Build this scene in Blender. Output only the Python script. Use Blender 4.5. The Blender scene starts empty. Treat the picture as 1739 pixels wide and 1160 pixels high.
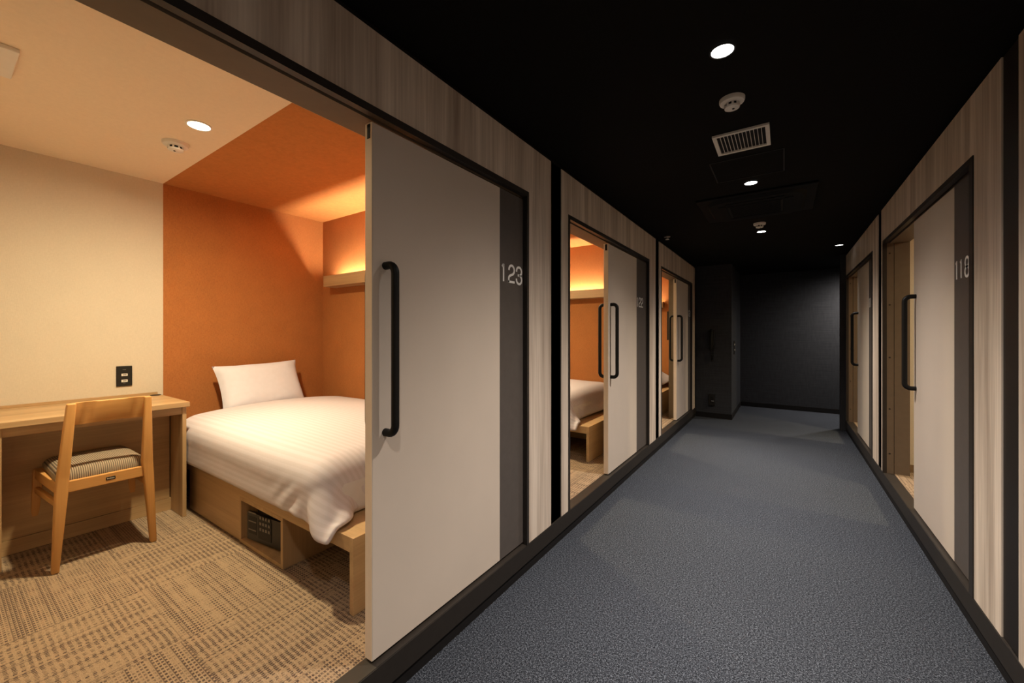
import bpy, bmesh, math, random
import numpy as np
from mathutils import Vector
random.seed(7); np.random.seed(7)
SC = bpy.context.scene
COL = SC.collection

# ------------------------------------------------------------------ helpers
def tag(o, label=None, cat=None, group=None, kind=None):
    if label: o['label'] = label
    if cat: o['category'] = cat
    if group: o['group'] = group
    if kind: o['kind'] = kind
    return o

def empty(name, loc, label=None, cat=None, group=None, kind=None, rz=0.0):
    o = bpy.data.objects.new(name, None); COL.objects.link(o)
    o.empty_display_size = .05
    o.location = loc; o.rotation_euler = (0, 0, rz)
    return tag(o, label, cat, group, kind)

ORG = {}
def world_org(p):
    v = Vector((0, 0, 0))
    while p is not None:
        v += Vector(p.location); p = p.parent
    return v

class MB:
    """collects shapes (world coordinates) into one mesh"""
    def __init__(s): s.bm = bmesh.new()
    def box(s, x0, x1, y0, y1, z0, z1, bev=0.0, seg=2):
        x0, x1 = min(x0, x1), max(x0, x1); y0, y1 = min(y0, y1), max(y0, y1); z0, z1 = min(z0, z1), max(z0, z1)
        vs = [s.bm.verts.new((x, y, z)) for x in (x0, x1) for y in (y0, y1) for z in (z0, z1)]
        q = [(0, 1, 3, 2), (4, 6, 7, 5), (0, 4, 5, 1), (2, 3, 7, 6), (0, 2, 6, 4), (1, 5, 7, 3)]
        fs = [s.bm.faces.new([vs[i] for i in f]) for f in q]
        if bev > 0:
            es = list({e for f in fs for e in f.edges})
            bmesh.ops.bevel(s.bm, geom=es, offset=bev, segments=seg, affect='EDGES', profile=.5, clamp_overlap=True)
        return s
    def prism(s, base, top, bev=0.0):
        """loft between two 4-point loops"""
        a = [s.bm.verts.new(p) for p in base]; b = [s.bm.verts.new(p) for p in top]
        n = len(a); fs = [s.bm.faces.new(a[::-1]), s.bm.faces.new(b)]
        for i in range(n):
            fs.append(s.bm.faces.new((a[i], a[(i+1) % n], b[(i+1) % n], b[i])))
        if bev > 0:
            es = list({e for f in fs for e in f.edges})
            bmesh.ops.bevel(s.bm, geom=es, offset=bev, segments=2, affect='EDGES', profile=.5, clamp_overlap=True)
        return s
    def tube(s, pts, r, seg=14, cap=True):
        pts = [Vector(p) for p in pts]; rings = []
        up = None
        for i, p in enumerate(pts):
            if i == 0: t = pts[1]-pts[0]
            elif i == len(pts)-1: t = pts[-1]-pts[-2]
            else: t = (pts[i+1]-pts[i]).normalized()+(pts[i]-pts[i-1]).normalized()
            t.normalize()
            if up is None:
                up = Vector((0, 0, 1)) if abs(t.z) < .9 else Vector((0, 1, 0))
            n = t.cross(up).normalized(); up = n.cross(t).normalized()
            rr = r[i] if isinstance(r, (list, tuple)) else r
            rings.append([s.bm.verts.new(p+n*rr*math.cos(2*math.pi*k/seg)+up*rr*math.sin(2*math.pi*k/seg)) for k in range(seg)])
        for a, b in zip(rings, rings[1:]):
            for k in range(seg):
                s.bm.faces.new((a[k], a[(k+1) % seg], b[(k+1) % seg], b[k]))
        if cap:
            s.bm.faces.new(rings[0][::-1]); s.bm.faces.new(rings[-1])
        return s
    def lathe(s, c, prof, seg=32):
        """profile of (radius, z) round a vertical axis through c"""
        rings = []
        for r, z in prof:
            if r <= 1e-6: rings.append([s.bm.verts.new((c[0], c[1], c[2]+z))])
            else: rings.append([s.bm.verts.new((c[0]+r*math.cos(2*math.pi*k/seg), c[1]+r*math.sin(2*math.pi*k/seg), c[2]+z)) for k in range(seg)])
        for a, b in zip(rings, rings[1:]):
            for k in range(seg):
                k2 = (k+1) % seg
                if len(a) == 1 and len(b) == 1: continue
                if len(a) == 1: s.bm.faces.new((a[0], b[k2], b[k]))
                elif len(b) == 1: s.bm.faces.new((a[k], a[k2], b[0]))
                else: s.bm.faces.new((a[k], a[k2], b[k2], b[k]))
        return s
    def ribbon(s, paths, t, f, depth):
        """flat strokes: 2-D paths of half-width t, f maps (a,b,d) to world, extruded by depth"""
        for path in paths:
            closed = path[0] == path[-1]
            p = [Vector(q) for q in (path[:-1] if closed else path)]; n = len(p); L = []; R = []
            for i in range(n):
                if closed: d0 = p[i]-p[i-1]; d1 = p[(i+1) % n]-p[i]
                else:
                    d0 = p[i]-p[i-1] if i > 0 else p[1]-p[0]
                    d1 = p[i+1]-p[i] if i < n-1 else p[-1]-p[-2]
                d0 = d0.normalized(); d1 = d1.normalized()
                m = (d0+d1).normalized(); nn = Vector((-m.y, m.x)); k = t/max(.45, m.dot(d1))
                L.append(p[i]+nn*k); R.append(p[i]-nn*k)
            mk = lambda q, d: s.bm.verts.new(f(q.x, q.y, d))
            l0 = [mk(q, 0) for q in L]; r0 = [mk(q, 0) for q in R]; l1 = [mk(q, depth) for q in L]; r1 = [mk(q, depth) for q in R]
            rng = range(n) if closed else range(n-1)
            for i in rng:
                j = (i+1) % n
                for a, b in ((l1, r1), (r0, l0), (l0, l1), (r1, r0)):
                    s.bm.faces.new((a[i], a[j], b[j], b[i]))
            if not closed:
                s.bm.faces.new((l0[0], l1[0], r1[0], r0[0])); s.bm.faces.new((l0[-1], r0[-1], r1[-1], l1[-1]))
        return s
    def build(s, name, mat, parent=None, smooth=False, **kw):
        bmesh.ops.recalc_face_normals(s.bm, faces=s.bm.faces)
        org = world_org(parent)
        if org.length > 0: bmesh.ops.translate(s.bm, verts=s.bm.verts, vec=-org)
        me = bpy.data.meshes.new(name); s.bm.to_mesh(me); s.bm.free()
        me.materials.append(mat)
        if smooth:
            me.polygons.foreach_set('use_smooth', [True]*len(me.polygons))
            try: me.set_sharp_from_angle(angle=math.radians(40))
            except Exception: pass
        o = bpy.data.objects.new(name, me); COL.objects.link(o)
        if parent is not None: o.parent = parent
        return tag(o, **kw)

def copy_tree(o, parent=None):
    c = o.copy(); COL.objects.link(c); c.parent = parent
    for ch in list(o.children): copy_tree(ch, c)
    return c

# ------------------------------------------------------------------ materials
class NT:
    def __init__(s, name, rough=.6, spec=.3):
        s.m = bpy.data.materials.new(name); s.m.use_nodes = True
        s.t = s.m.node_tree; s.b = s.t.nodes['Principled BSDF']
        s.b.inputs['Roughness'].default_value = rough
        s.b.inputs['Specular IOR Level'].default_value = spec
    def n(s, kind, **kw):
        o = s.t.nodes.new(kind)
        for k, v in kw.items(): setattr(o, k, v)
        return o
    def link(s, a, b): s.t.links.new(a, b)
    def setin(s, node, i, v):
        if v is None: return
        if hasattr(v, 'is_output'): s.link(v, node.inputs[i])
        else: node.inputs[i].default_value = v
    def math(s, op, a, b=None, c=None):
        o = s.n('ShaderNodeMath', operation=op); s.setin(o, 0, a); s.setin(o, 1, b); s.setin(o, 2, c); return o.outputs[0]
    def obj(s): return s.n('ShaderNodeTexCoord').outputs['Object']
    def map(s, vec, scale=(1, 1, 1), loc=(0, 0, 0)):
        o = s.n('ShaderNodeMapping'); s.link(vec, o.inputs[0]); o.inputs['Scale'].default_value = scale; o.inputs['Location'].default_value = loc; return o.outputs[0]
    def noise(s, vec, scale, detail=2, rough=.5):
        o = s.n('ShaderNodeTexNoise'); s.link(vec, o.inputs['Vector']); o.inputs['Scale'].default_value = scale
        o.inputs['Detail'].default_value = detail; o.inputs['Roughness'].default_value = rough; return o.outputs[0]
    def ramp(s, fac, stops):
        o = s.n('ShaderNodeValToRGB'); s.link(fac, o.inputs[0]); e = o.color_ramp.elements
        while len(e) < len(stops): e.new(.5)
        for el, (p, c) in zip(e, stops): el.position = p; el.color = (*c, 1)
        return o.outputs[0]
    def mix(s, fac, a, b, blend='MIX'):
        o = s.n('ShaderNodeMix', data_type='RGBA', blend_type=blend)
        s.setin(o, 0, fac)
        for i, v in ((6, a), (7, b)):
            if hasattr(v, 'is_output'): s.link(v, o.inputs[i])
            else: o.inputs[i].default_value = (*v, 1)
        return o.outputs[2]
    def color(s, v):
        if hasattr(v, 'is_output'): s.link(v, s.b.inputs['Base Color'])
        else: s.b.inputs['Base Color'].default_value = (*v, 1)
    def bump(s, h, strength=.2, dist=.002):
        o = s.n('ShaderNodeBump'); o.inputs['Strength'].default_value = strength; o.inputs['Distance'].default_value = dist
        s.link(h, o.inputs['Height']); s.link(o.outputs[0], s.b.inputs['Normal'])

def srgb(r, g, b):
    f = lambda c: (c/255/12.92) if c/255 <= .04045 else ((c/255+.055)/1.055)**2.4
    return (f(r), f(g), f(b))

def plain(name, col, rough=.6, spec=.3, metal=0.0, var=.06, scale=30):
    t = NT(name, rough, spec); t.b.inputs['Metallic'].default_value = metal
    nz = t.noise(t.obj(), scale, 3)
    t.color(t.ramp(nz, [(.3, tuple(c*(1-var) for c in col)), (.7, tuple(min(1, c*(1+var)) for c in col))]))
    return t.m

def wood(name, axis, dark, light, fine=1.0, rough=.45, spec=.35, contrast=1.0):
    t = NT(name, rough, spec); o = t.obj()
    sc = [26*fine]*3; sc[axis] = 1.1*fine
    sf = [170*fine]*3; sf[axis] = 3.0
    sl = [11.0]*3; sl[axis] = .35
    n1 = t.noise(t.map(o, sc), 1, 3, .55); n2 = t.noise(t.map(o, sf), 1, 2, .5); n3 = t.noise(t.map(o, sl), 1, 1)
    f = t.math('ADD', t.math('MULTIPLY', n1, .45), t.math('ADD', t.math('MULTIPLY', n2, .25), t.math('MULTIPLY', n3, .3)))
    w = .16/contrast
    t.color(t.ramp(f, [(.5-w, dark), (.5+w, light)]))
    t.bump(n2, .08, .001)
    return t.m

def fabric_wall(name, col, amp=.1, scale=1.0):
    t = NT(name, .85, .15); o = t.obj()
    # a woven vinyl wallpaper: fine threads both ways
    a = t.noise(t.map(o, (60*scale, 60*scale, 420*scale)), 1, 2); b = t.noise(t.map(o, (420*scale, 420*scale, 60*scale)), 1, 2)
    c = t.noise(o, 7, 2)
    f = t.math('ADD', t.math('ADD', t.math('MULTIPLY', a, .42), t.math('MULTIPLY', b, .42)), t.math('MULTIPLY', c, .16))
    t.color(t.ramp(f, [(.36, tuple(x*(1-amp) for x in col)), (.64, tuple(min(1, x*(1+amp)) for x in col))]))
    t.bump(f, .25, .002)
    return t.m

def emit(name, col, strength):
    t = NT(name); t.color((.8, .8, .8))
    t.b.inputs['Emission Color'].default_value = (*col, 1); t.b.inputs['Emission Strength'].default_value = strength
    return t.m

WARM = (1.0, .83, .52)
NEUT = (1.0, .90, .80)
M = {}
M['facade'] = wood('facade_wood', 2, (0.3275, 0.2527, 0.197), (0.8319, 0.7255, 0.6191), fine=.55, rough=.5, spec=.25, contrast=.9)
M['leaf'] = plain('door_laminate', (0.6232, 0.5374, 0.4575), .42, .35, var=.02, scale=4)
M['stripe'] = plain('door_stripe_laminate', (0.09522, 0.0814, 0.07393), .45, .3, var=.05)
M['leaf_edge'] = plain('door_edge_band', (0.7963, 0.6598, 0.5119), .5, .3, var=.02)
M['trim'] = plain('dark_bronze_frame', (.026, .0215, .0185), .45, .35, var=.06)
M['soffit'] = plain('brown_jamb_laminate', (.13, .096, .067), .5, .3, var=.04)
M['sill'] = plain('dark_brown_sill', (0.025, 0.0195, 0.0155), .45, .35, var=.1, scale=12)
M['fascia'] = plain('dark_brown_fascia', (.0235, .0195, .0165), .5, .3, var=.08)
M['strip'] = plain('dark_brown_strip', (.0125, .0100, .0088), .5, .3, var=.05)
M['black'] = plain('black_recess', (.010, .009, .009), .6, .2)
M['ceil'] = plain('black_ceiling_paint', (.0060, .0054, .0050), .9, .1, var=.08)
M['ac'] = plain('black_cassette_plastic', (.0045, .0042, .004), .6, .12)
M['handle'] = plain('black_coated_steel', (.006, .0055, .005), .5, .25)
M['white'] = plain('white_numeral_film', (.92, .905, .88), .5, .3, var=.02)
M['plastic'] = plain('white_plastic', (.74, .71, .66), .45, .35, var=.02)
M['cream'] = fabric_wall('cream_wallpaper', (.58, .515, .42), .05)
M['creamceil'] = fabric_wall('cream_ceiling_paper', (0.814, 0.6943, 0.5341), .03, .8)
M['orange'] = fabric_wall('orange_wallpaper', (0.36, 0.1344, 0.04092), .17)
M['orangeceil_lit'] = fabric_wall('orange_paper_lit_tone', (.46, .185, .056), .10, .7)  # wall orange made brighter; the ceiling's stronger light is put into the colour
M['oak_x'] = wood('oak_grain_x', 0, (0.3267, 0.204, 0.09875), (0.4956, 0.3274, 0.1697), fine=.8)
M['oak_y'] = wood('oak_grain_y', 1, (0.3267, 0.204, 0.09875), (0.4956, 0.3274, 0.1697), fine=.8)
M['oak_z'] = wood('oak_grain_z', 2, (0.3267, 0.204, 0.09875), (0.4956, 0.3274, 0.1697), fine=.8)
M['beech_y'] = wood('beech_grain_y', 1, (0.4569, 0.2219, 0.065), (0.5928, 0.316, 0.1056), fine=1.0, contrast=.8)
M['beech_z'] = wood('beech_grain_z', 2, (0.4569, 0.2219, 0.065), (0.5928, 0.316, 0.1056), fine=1.0, contrast=.8)
M['beech_x'] = wood('beech_grain_x', 0, (0.4569, 0.2219, 0.065), (0.5928, 0.316, 0.1056), fine=1.0, contrast=.8)
M['safe'] = plain('black_safe_steel', (.008, .0075, .007), .35, .4)
M['key'] = plain('grey_keys', (.17, .155, .135), .5, .3)
M['sheet'] = plain('white_sheet', (0.594, 0.5588, 0.5612), .8, .15, var=.02)
M['tv'] = plain('black_screen', (.008, .008, .008), .2, .5)
M['skirt'] = plain('brown_skirting', (.22, .15, .09), .5, .3)

def dark_wall():
    t = NT('charcoal_wallpaper', .75, .25); o = t.obj()
    a = t.noise(t.map(o, (3, 3, 150)), 1, 2); b = t.noise(t.map(o, (40, 40, 8)), 1, 2)
    f = t.math('ADD', t.math('MULTIPLY', a, .6), t.math('MULTIPLY', b, .4))
    t.color(t.ramp(f, [(.35, (0.02431, 0.02549, 0.02975)), (.65, (0.04114, 0.04314, 0.04925))])); t.bump(a, .2, .002); return t.m
M['dark'] = dark_wall()

def corridor_carpet():
    t = NT('blue_grey_loop_carpet', .95, .08); o = t.obj()
    n1 = t.noise(o, 250, 2, .75); n2 = t.noise(o, 130, 2, .6); f = t.math('ADD', t.math('MULTIPLY', n1, .66), t.math('MULTIPLY', n2, .34))
    t.color(t.ramp(f, [(.40, (0.004465, 0.004908, 0.006245)), (.51, (0.03349, 0.03772, 0.04788)), (.63, (0.1507, 0.1669, 0.1976))]))
    t.bump(n1, .6, .004); return t.m
M['carpet'] = corridor_carpet()

def room_carpet():
    t = NT('woven_tile_carpet', .95, .08); o = t.obj()
    sep = t.n('ShaderNodeSeparateXYZ'); t.link(o, sep.inputs[0])
    T = .5
    x = t.math('ADD', sep.outputs[0], 20.0+.283); y = t.math('ADD', sep.outputs[1], 20.0-.023)
    tx = t.math('FLOOR', t.math('DIVIDE', x, T)); ty = t.math('FLOOR', t.math('DIVIDE', y, T))
    par = t.math('MODULO', t.math('ADD', tx, ty), 2.0)
    ipar = t.math('SUBTRACT', 1.0, par)
    a = t.math('ADD', t.math('MULTIPLY', x, par), t.math('MULTIPLY', y, ipar))     # along the yarn rows
    b = t.math('ADD', t.math('MULTIPLY', y, par), t.math('MULTIPLY', x, ipar))     # across them
    tid = t.math('ADD', t.math('MULTIPLY', tx, 3.7), t.math('MULTIPLY', ty, 9.1))
    row = t.math('FLOOR', t.math('DIVIDE', b, .0098))
    wn = t.n('ShaderNodeTexWhiteNoise', noise_dimensions='2D'); cv = t.n('ShaderNodeCombineXYZ')
    t.link(row, cv.inputs[0]); t.link(tid, cv.inputs[1]); t.link(cv.outputs[0], wn.inputs['Vector'])
    rr = wn.outputs['Value']
    # dashes along each row, in step with the rows beside it most of the time
    ph = t.math('MULTIPLY', rr, .22)
    col = t.math('FRACT', t.math('ADD', t.math('DIVIDE', a, .0180), ph))
    dash = t.math('LESS_THAN', col, .52)
    fr = t.math('FRACT', t.math('DIVIDE', b, .0098))
    inrow = t.math('MULTIPLY', t.math('GREATER_THAN', fr, .16), t.math('LESS_THAN', fr, .84))
    cv2 = t.n('ShaderNodeCombineXYZ'); t.link(t.math('MULTIPLY', a, 34.0), cv2.inputs[0]); t.link(t.math('MULTIPLY', b, 12.0), cv2.inputs[1]); t.link(tid, cv2.inputs[2])
    dens = t.noise(cv2.outputs[0], 1, 2, .6)
    cv3 = t.n('ShaderNodeCombineXYZ'); t.link(t.math('MULTIPLY', a, 5.0), cv3.inputs[0]); t.link(t.math('MULTIPLY', b, 75.0), cv3.inputs[1]); t.link(tid, cv3.inputs[2])
    dens2 = t.noise(cv3.outputs[0], 1, 1, .5)
    thr = t.math('ADD', t.math('MULTIPLY', dens, .5), t.math('ADD', t.math('MULTIPLY', dens2, .6), t.math('MULTIPLY', rr, .18)))
    mr = t.n('ShaderNodeMapRange'); t.link(thr, mr.inputs[0]); mr.inputs[1].default_value = .48; mr.inputs[2].default_value = .70
    on = t.math('MULTIPLY', t.math('MULTIPLY', dash, inrow), mr.outputs[0])
    # thin dark lines now and then
    line = t.math('MULTIPLY', t.math('GREATER_THAN', rr, .78), t.math('LESS_THAN', fr, .36))
    on = t.math('MAXIMUM', on, t.math('MULTIPLY', line, .62))
    # joints between tiles
    fx = t.math('FRACT', t.math('DIVIDE', x, T)); fy = t.math('FRACT', t.math('DIVIDE', y, T))
    j = t.math('MAXIMUM', t.math('LESS_THAN', fx, .006), t.math('LESS_THAN', fy, .006))
    on = t.math('MAXIMUM', on, t.math('MULTIPLY', j, .45))
    tuft = t.noise(o, 260, 2, .6)
    base = t.ramp(tuft, [(.3, (0.2403, 0.1665, 0.1042)), (.7, (0.3649, 0.264, 0.1748))])
    dark = t.ramp(tuft, [(.3, (0.05073, 0.03488, 0.02883)), (.7, (0.1135, 0.07875, 0.06343))])
    t.color(t.mix(on, base, dark)); t.bump(tuft, .5, .004); return t.m
M['roomcarpet'] = room_carpet()

def stripes(name, axis, pitch, c0, c1, duty=.5, rough=.7, bump=0.0):
    t = NT(name, rough, .2); o = t.obj(); sep = t.n('ShaderNodeSeparateXYZ'); t.link(o, sep.inputs[0])
    f = t.math('FRACT', t.math('DIVIDE', t.math('ADD', sep.outputs[axis], 10.0), pitch))
    mr = t.math('PINGPONG', f, .5)
    r = t.ramp(mr, [(duty*.5-.06, c0), (duty*.5+.06, c1)])
    t.color(r)
    if bump: t.bump(mr, bump, .003)
    return t, o, sep
def duvet_mat():
    t = NT('satin_stripe_cotton', .72, .25)
    uv = t.n('ShaderNodeUVMap').outputs[0]
    sep = t.n('ShaderNodeSeparateXYZ'); t.link(uv, sep.inputs[0])
    f = t.math('PINGPONG', t.math('FRACT', t.math('DIVIDE', sep.outputs[1], .028)), .5)
    t.color(t.ramp(f, [(.20, (.532, .488, .525)), (.30, (.575, .532, .578))]))
    w = t.noise(t.obj(), 14, 3); t.bump(w, .25, .006)
    return t.m
M['duvet'] = duvet_mat()
M['pillow'] = plain('white_pillow_cotton', (0.6044, 0.5806, 0.6497), .8, .15, var=.02)
M['cushion'] = stripes('ribbed_brown_fabric', 1, .0075, (.105, .080, .058), (.30, .235, .165), duty=.42, rough=.9, bump=.6)[0].m

# ------------------------------------------------------------------ the place
XL, XR = -1.11, .651            # corridor faces of the cabin fronts
CZ = 2.267                      # corridor ceiling
FZ = .143                       # cabin floor
RZ = 2.277                      # cabin ceiling
D = 2.424                       # depth from front to back wall
OPEN = 1.959                    # underside of the door head

def T(side, y0):
    """local (depth into the cabin, along the front) -> world; the right side is the left side turned by half a turn"""
    if side == 'L': return lambda lx, ly: (XL-lx, y0+ly)
    return lambda lx, ly: (XR+lx, y0-ly)

def lb(mb, tf, lx0, lx1, ly0, ly1, z0, z1, **k):
    a = tf(lx0, ly0); b = tf(lx1, ly1)
    return mb.box(a[0], b[0], a[1], b[1], z0, z1, **k)

WALLTXT = {}
def numerals(txt, tf, lx, ly, z, h, flip):
    """stroke digits, height h, reading away from ly"""
    w = h*.62; gap = h*.175
    def arc(cx, cy, rx, ry, a0, a1, n=12):
        return [(cx+rx*math.cos(math.radians(a0+(a1-a0)*i/n)), cy+ry*math.sin(math.radians(a0+(a1-a0)*i/n))) for i in range(n+1)]
    G = {'1': [[(.62, 0), (.62, 1.0)], [(.62, .965), (.42, .83)]],
         '2': [arc(.5, .73, .44, .27, 185, -25, 14)+[(.70, .50), (.36, .43)]+arc(.42, .22, .40, .20, 118, 180, 5)+[(.03, 0)], [(-.08, .045), (1.0, .045)]],
         '3': [arc(.48, .755, .44, .245, 190, -62, 14)+[(.52, .515)], [(.26, .515), (.56, .515)], [(.52, .515)]+arc(.48, .26, .46, .26, 62, -190, 14)],
         '7': [[(.02, 1.0), (.96, 1.0), (.38, 0)]],
         '8': [arc(.5, .755, .40, .245, 0, 360, 18), arc(.5, .26, .46, .26, 0, 360, 18)]}
    G['8'] = [p[:-1]+[p[0]] for p in G['8']]
    G = {c: [[(a*w, b*h) for a, b in p] for p in q] for c, q in G.items()}
    mb = MB(); o = 0.0
    for ch in txt:
        adv = w if ch != '1' else .058-gap
        def f(a, b, d, o=o, ch=ch):
            off = o+(a if ch != '1' else a-.62*w+.014)
            p = tf(lx-.0004-d, ly+off)
            return (p[0], p[1], z+b)
        mb.ribbon(G[ch], h*.066, f, .0012)
        o += adv+gap
    return mb

def dhandle(mb, tf, lx_face, out, ly, z0, z1, r=.0135):
    """a D-shaped pull: out = +1 to the corridor, -1 into the cabin"""
    so = .052; R = .03; pts = []
    q = lambda d, z: (*tf(lx_face-out*d, ly), z)
    pts.append(q(-.001, z0)); pts.append(q(so-R, z0))
    for i in range(1, 7):
        a = math.pi/2*i/6; pts.append(q(so-R+R*math.sin(a), z0+R-R*math.cos(a)))
    for i in range(0, 7):
        a = math.pi/2*i/6; pts.append(q(so-R+R*math.cos(a), z1-R+R*math.sin(a)))
    pts.append(q(-.001, z1))
    return mb.tube(pts, r, 16)

wl = empty('wall_left', (XL, 0, 0), 'wood-grain cabin fronts along the corridor, orange rooms behind', 'wall', kind='structure')
wr = empty('wall_right', (XR, 0, 0), 'wood-grain cabin fronts along the corridor facing the open desk room', 'wall', kind='structure')
ndoor = [0]
def cabin(side, y0, P, f0, f1, L, ztop, num):
    tf = T(side, y0); wall = wl if side == 'L' else wr
    # wood-grain front
    m = MB(); lb(m, tf, 0, .02, .065, f0, FZ, ztop); lb(m, tf, 0, .02, f1, P-.065, FZ, ztop); lb(m, tf, 0, .02, f0, f1, OPEN+.026, ztop)
    m.build('wood_panel', M['facade'], wall)
    # head of the opening, jamb and the fixed wall the leaf slides past
    m = MB(); lb(m, tf, .02, .152, 0, P, OPEN+.016, RZ); m.build('door_head', M['black'], wall)
    m = MB(); lb(m, tf, .036, .152, f0+.02, P-.02, OPEN, OPEN+.016); m.build('soffit_board', M['soffit'], wall)
    m = MB(); lb(m, tf, .02, .060, .016, f0+.02, FZ, OPEN+.016); lb(m, tf, .063, .152, .016, f0+.02, FZ, OPEN+.016)
    jb = m.build('jamb', M['soffit'], wall)
    m = MB()
    for z in (.30, .652, 1.058, 1.473, 1.88):
        a = tf(.036, f0+.02); s = -1 if side == 'R' else 1
        m.tube([(a[0], a[1]-s*.002, z), (a[0], a[1]+s*.0012, z)], .0065, 10)
    m.build('jamb_screw_caps', M['fascia'], jb)
    m = MB(); lb(m, tf, .066, .152, L+(.150 if num == '121' else .36), P-.017, FZ, OPEN); m.build('inner_wall', M['soffit'], wall)
    # dark frame round the opening
    ndoor[0] += 1; k = ndoor[0]
    m = MB(); lb(m, tf, -.004, .020, f0, f1, OPEN, OPEN+.026); lb(m, tf, -.004, .020, f0, f0+.02, FZ, OPEN); lb(m, tf, -.004, .020, f1-(.02 if side == 'L' else .041), f1, FZ, OPEN)
    m.build('trim_%d' % k, M['trim'], kind='structure', label='dark bronze frame round the doorway of cabin '+num, cat='door frame')
    # the sliding leaf
    d = empty('door_%d' % k, (*tf(.041, L), FZ), 'grey beige sliding door with black bar pull, numbered '+num, 'sliding door', kind='structure')
    R_ = min(P-.02, L+1.04); ls = L+.723
    if side == 'R': ls = L+.724
    zt = 1.947; zb = FZ+.009
    m = MB(); lb(m, tf, .022, .060, L+.001, ls, zb, zt, bev=.0012, seg=1); m.build('door_panel', M['leaf'], d)
    m = MB(); lb(m, tf, .022, .060, ls, R_, zb, zt, bev=.0012, seg=1); st = m.build('number_stripe', M['stripe'], d, label='dark grey vertical stripe')
    m = MB(); lb(m, tf, .0235, .0585, L, L+.0012, zb, zt); m.build('edge_band', M['leaf_edge'], d)
    m = MB(); lb(m, tf, .031, .047, L-.0015, L+.001, zt-.052, zt-.004, bev=.0006); m.build('top_guide', M['black'], d, label='black guide plate')
    dhandle(MB(), tf, .022, 1, L+.053, .905, 1.475).build('handle', M['handle'], d, smooth=True, label='black bar pull')
    dhandle(MB(), tf, .060, -1, L+.053, .905, 1.475).build('handle', M['handle'], d, smooth=True, label='black bar pull on the room side')
    numerals(num, tf, .022, ls+(.014 if side == 'L' else .024), 1.499, .086, side == 'R').build('room_number', M['white'], d, label='white number '+num)
    # cabin shell
    m = MB(); lb(m, tf, 0, .064, 0, P, .052, FZ); m.build('sill', M['sill'], wall)
    m = MB(); lb(m, tf, -.003, .0, 0, P, .052, FZ-.002); m.build('fascia', M['fascia'], wall)
    m = MB(); lb(m, tf, .004, .1, 0, P, 0, .052); m.build('toe_kick', M['black'], wall)
    m = MB(); lb(m, tf, .064, D+.05, 0, P, .06, FZ); m.build('floor_cabin', M['roomcarpet'], kind='structure', label='beige and brown woven carpet tiles inside cabin '+num, cat='floor')
    m = MB(); lb(m, tf, .152, D+.05, 0, 1.099, RZ, RZ+.04); m.build('ceiling_cabin', M['creamceil'], kind='structure', label='cream ceiling over the desk side of cabin '+num, cat='ceiling')
    m = MB(); lb(m, tf, .152, D+.05, 1.099, P, RZ, RZ+.04); m.build('ceiling_cabin', M['orangeceil_lit'], kind='structure', label='orange ceiling over the bed side of cabin '+num, cat='ceiling')
    m = MB(); lb(m, tf, D, D+.05, .015, 1.099, FZ, RZ); m.build('wall_back', M['cream'], kind='structure', label='cream wallpapered back wall behind the desk place of cabin '+num, cat='wall')
    m = MB(); lb(m, tf, D, D+.05, 1.099, P-.015, FZ, RZ); m.build('wall_back', M['orange'], kind='structure', label='orange wallpapered wall at the bed head of cabin '+num, cat='wall')
    m = MB(); lb(m, tf, .152, D, P-.0155, P-.002, FZ, RZ); m.build('wall_bedside', M['orange'], kind='structure', label='orange wallpapered wall along the bed of cabin '+num, cat='wall')
    m = MB(); lb(m, tf, .152, D, .002, .0155, FZ, RZ); m.build('wall_deskside', M['cream'], kind='structure', label='cream wallpapered side wall of cabin '+num, cat='wall')
    m = MB(); lb(m, tf, .152, D, .0155, .022, FZ, FZ+.06); m.build('baseboard_deskside', M['skirt'], kind='structure', label='low brown skirting along the cream side wall of cabin '+num, cat='baseboard')
    # black post strip on the partition at the far end of this unit
    for ly in (0, P):
        m = MB(); lb(m, tf, .005, .03, ly-.065, ly+.065, FZ, ztop); m.build('recess_strip', M['strip'], wall)
    m = MB(); lb(m, tf, .152, .1525, .03, P-.02, OPEN, RZ); m.build('lintel_face', M['cream'], wall)
    return tf

PL = 2.268; Y123 = -.171
units_L = [(Y123, .156, 1.956, 1.009, '123'), (Y123+PL, .156, 1.956, .898, '122'), (Y123+2*PL, .154, 1.930, 1.017, '121')]
for y0, f0, f1, L, num in units_L:
    cabin('L', y0, PL if num != '121' else 2.20, f0, f1, L, 2.236, num)
PRT = 2.305
cabin('R', 4.440, PRT, .132, 1.986, .938, 2.245, '118')
cabin('R', 6.690, 2.25, .115, 1.935, .850, 2.245, '117')
# fronts that carry on beside and behind the camera
m = MB(); m.box(XR, XR+.02, -2.4, 2.135-.065, FZ, 2.245); m.build('wood_panel', M['facade'], wr)
m = MB(); m.box(XR+.004, XR+.1, -2.4, 2.135, 0, FZ); m.build('toe_kick', M['black'], wr)
m = MB(); m.box(XR-.003, XR+.02, -2.4, 2.135, .052, FZ); m.build('fascia', M['fascia'], wr)
m = MB(); m.box(XR+.02, XR+.06, -2.4, 2.135, FZ, 2.245); m.build('front_core', M['black'], wr)
m = MB(); m.box(XL-.02, XL, -2.4, Y123-.065, FZ, 2.236); m.build('wood_panel', M['facade'], wl)
m = MB(); m.box(XL-.1, XL-.004, -2.4, Y123, 0, FZ); m.build('toe_kick', M['black'], wl)
m = MB(); m.box(XL-.02, XL+.003, -2.4, Y123, .052, FZ); m.build('fascia', M['fascia'], wl)
m = MB(); m.box(XL-.06, XL-.02, -2.4, Y123, FZ, 2.236); m.build('front_core', M['black'], wl)

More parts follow.
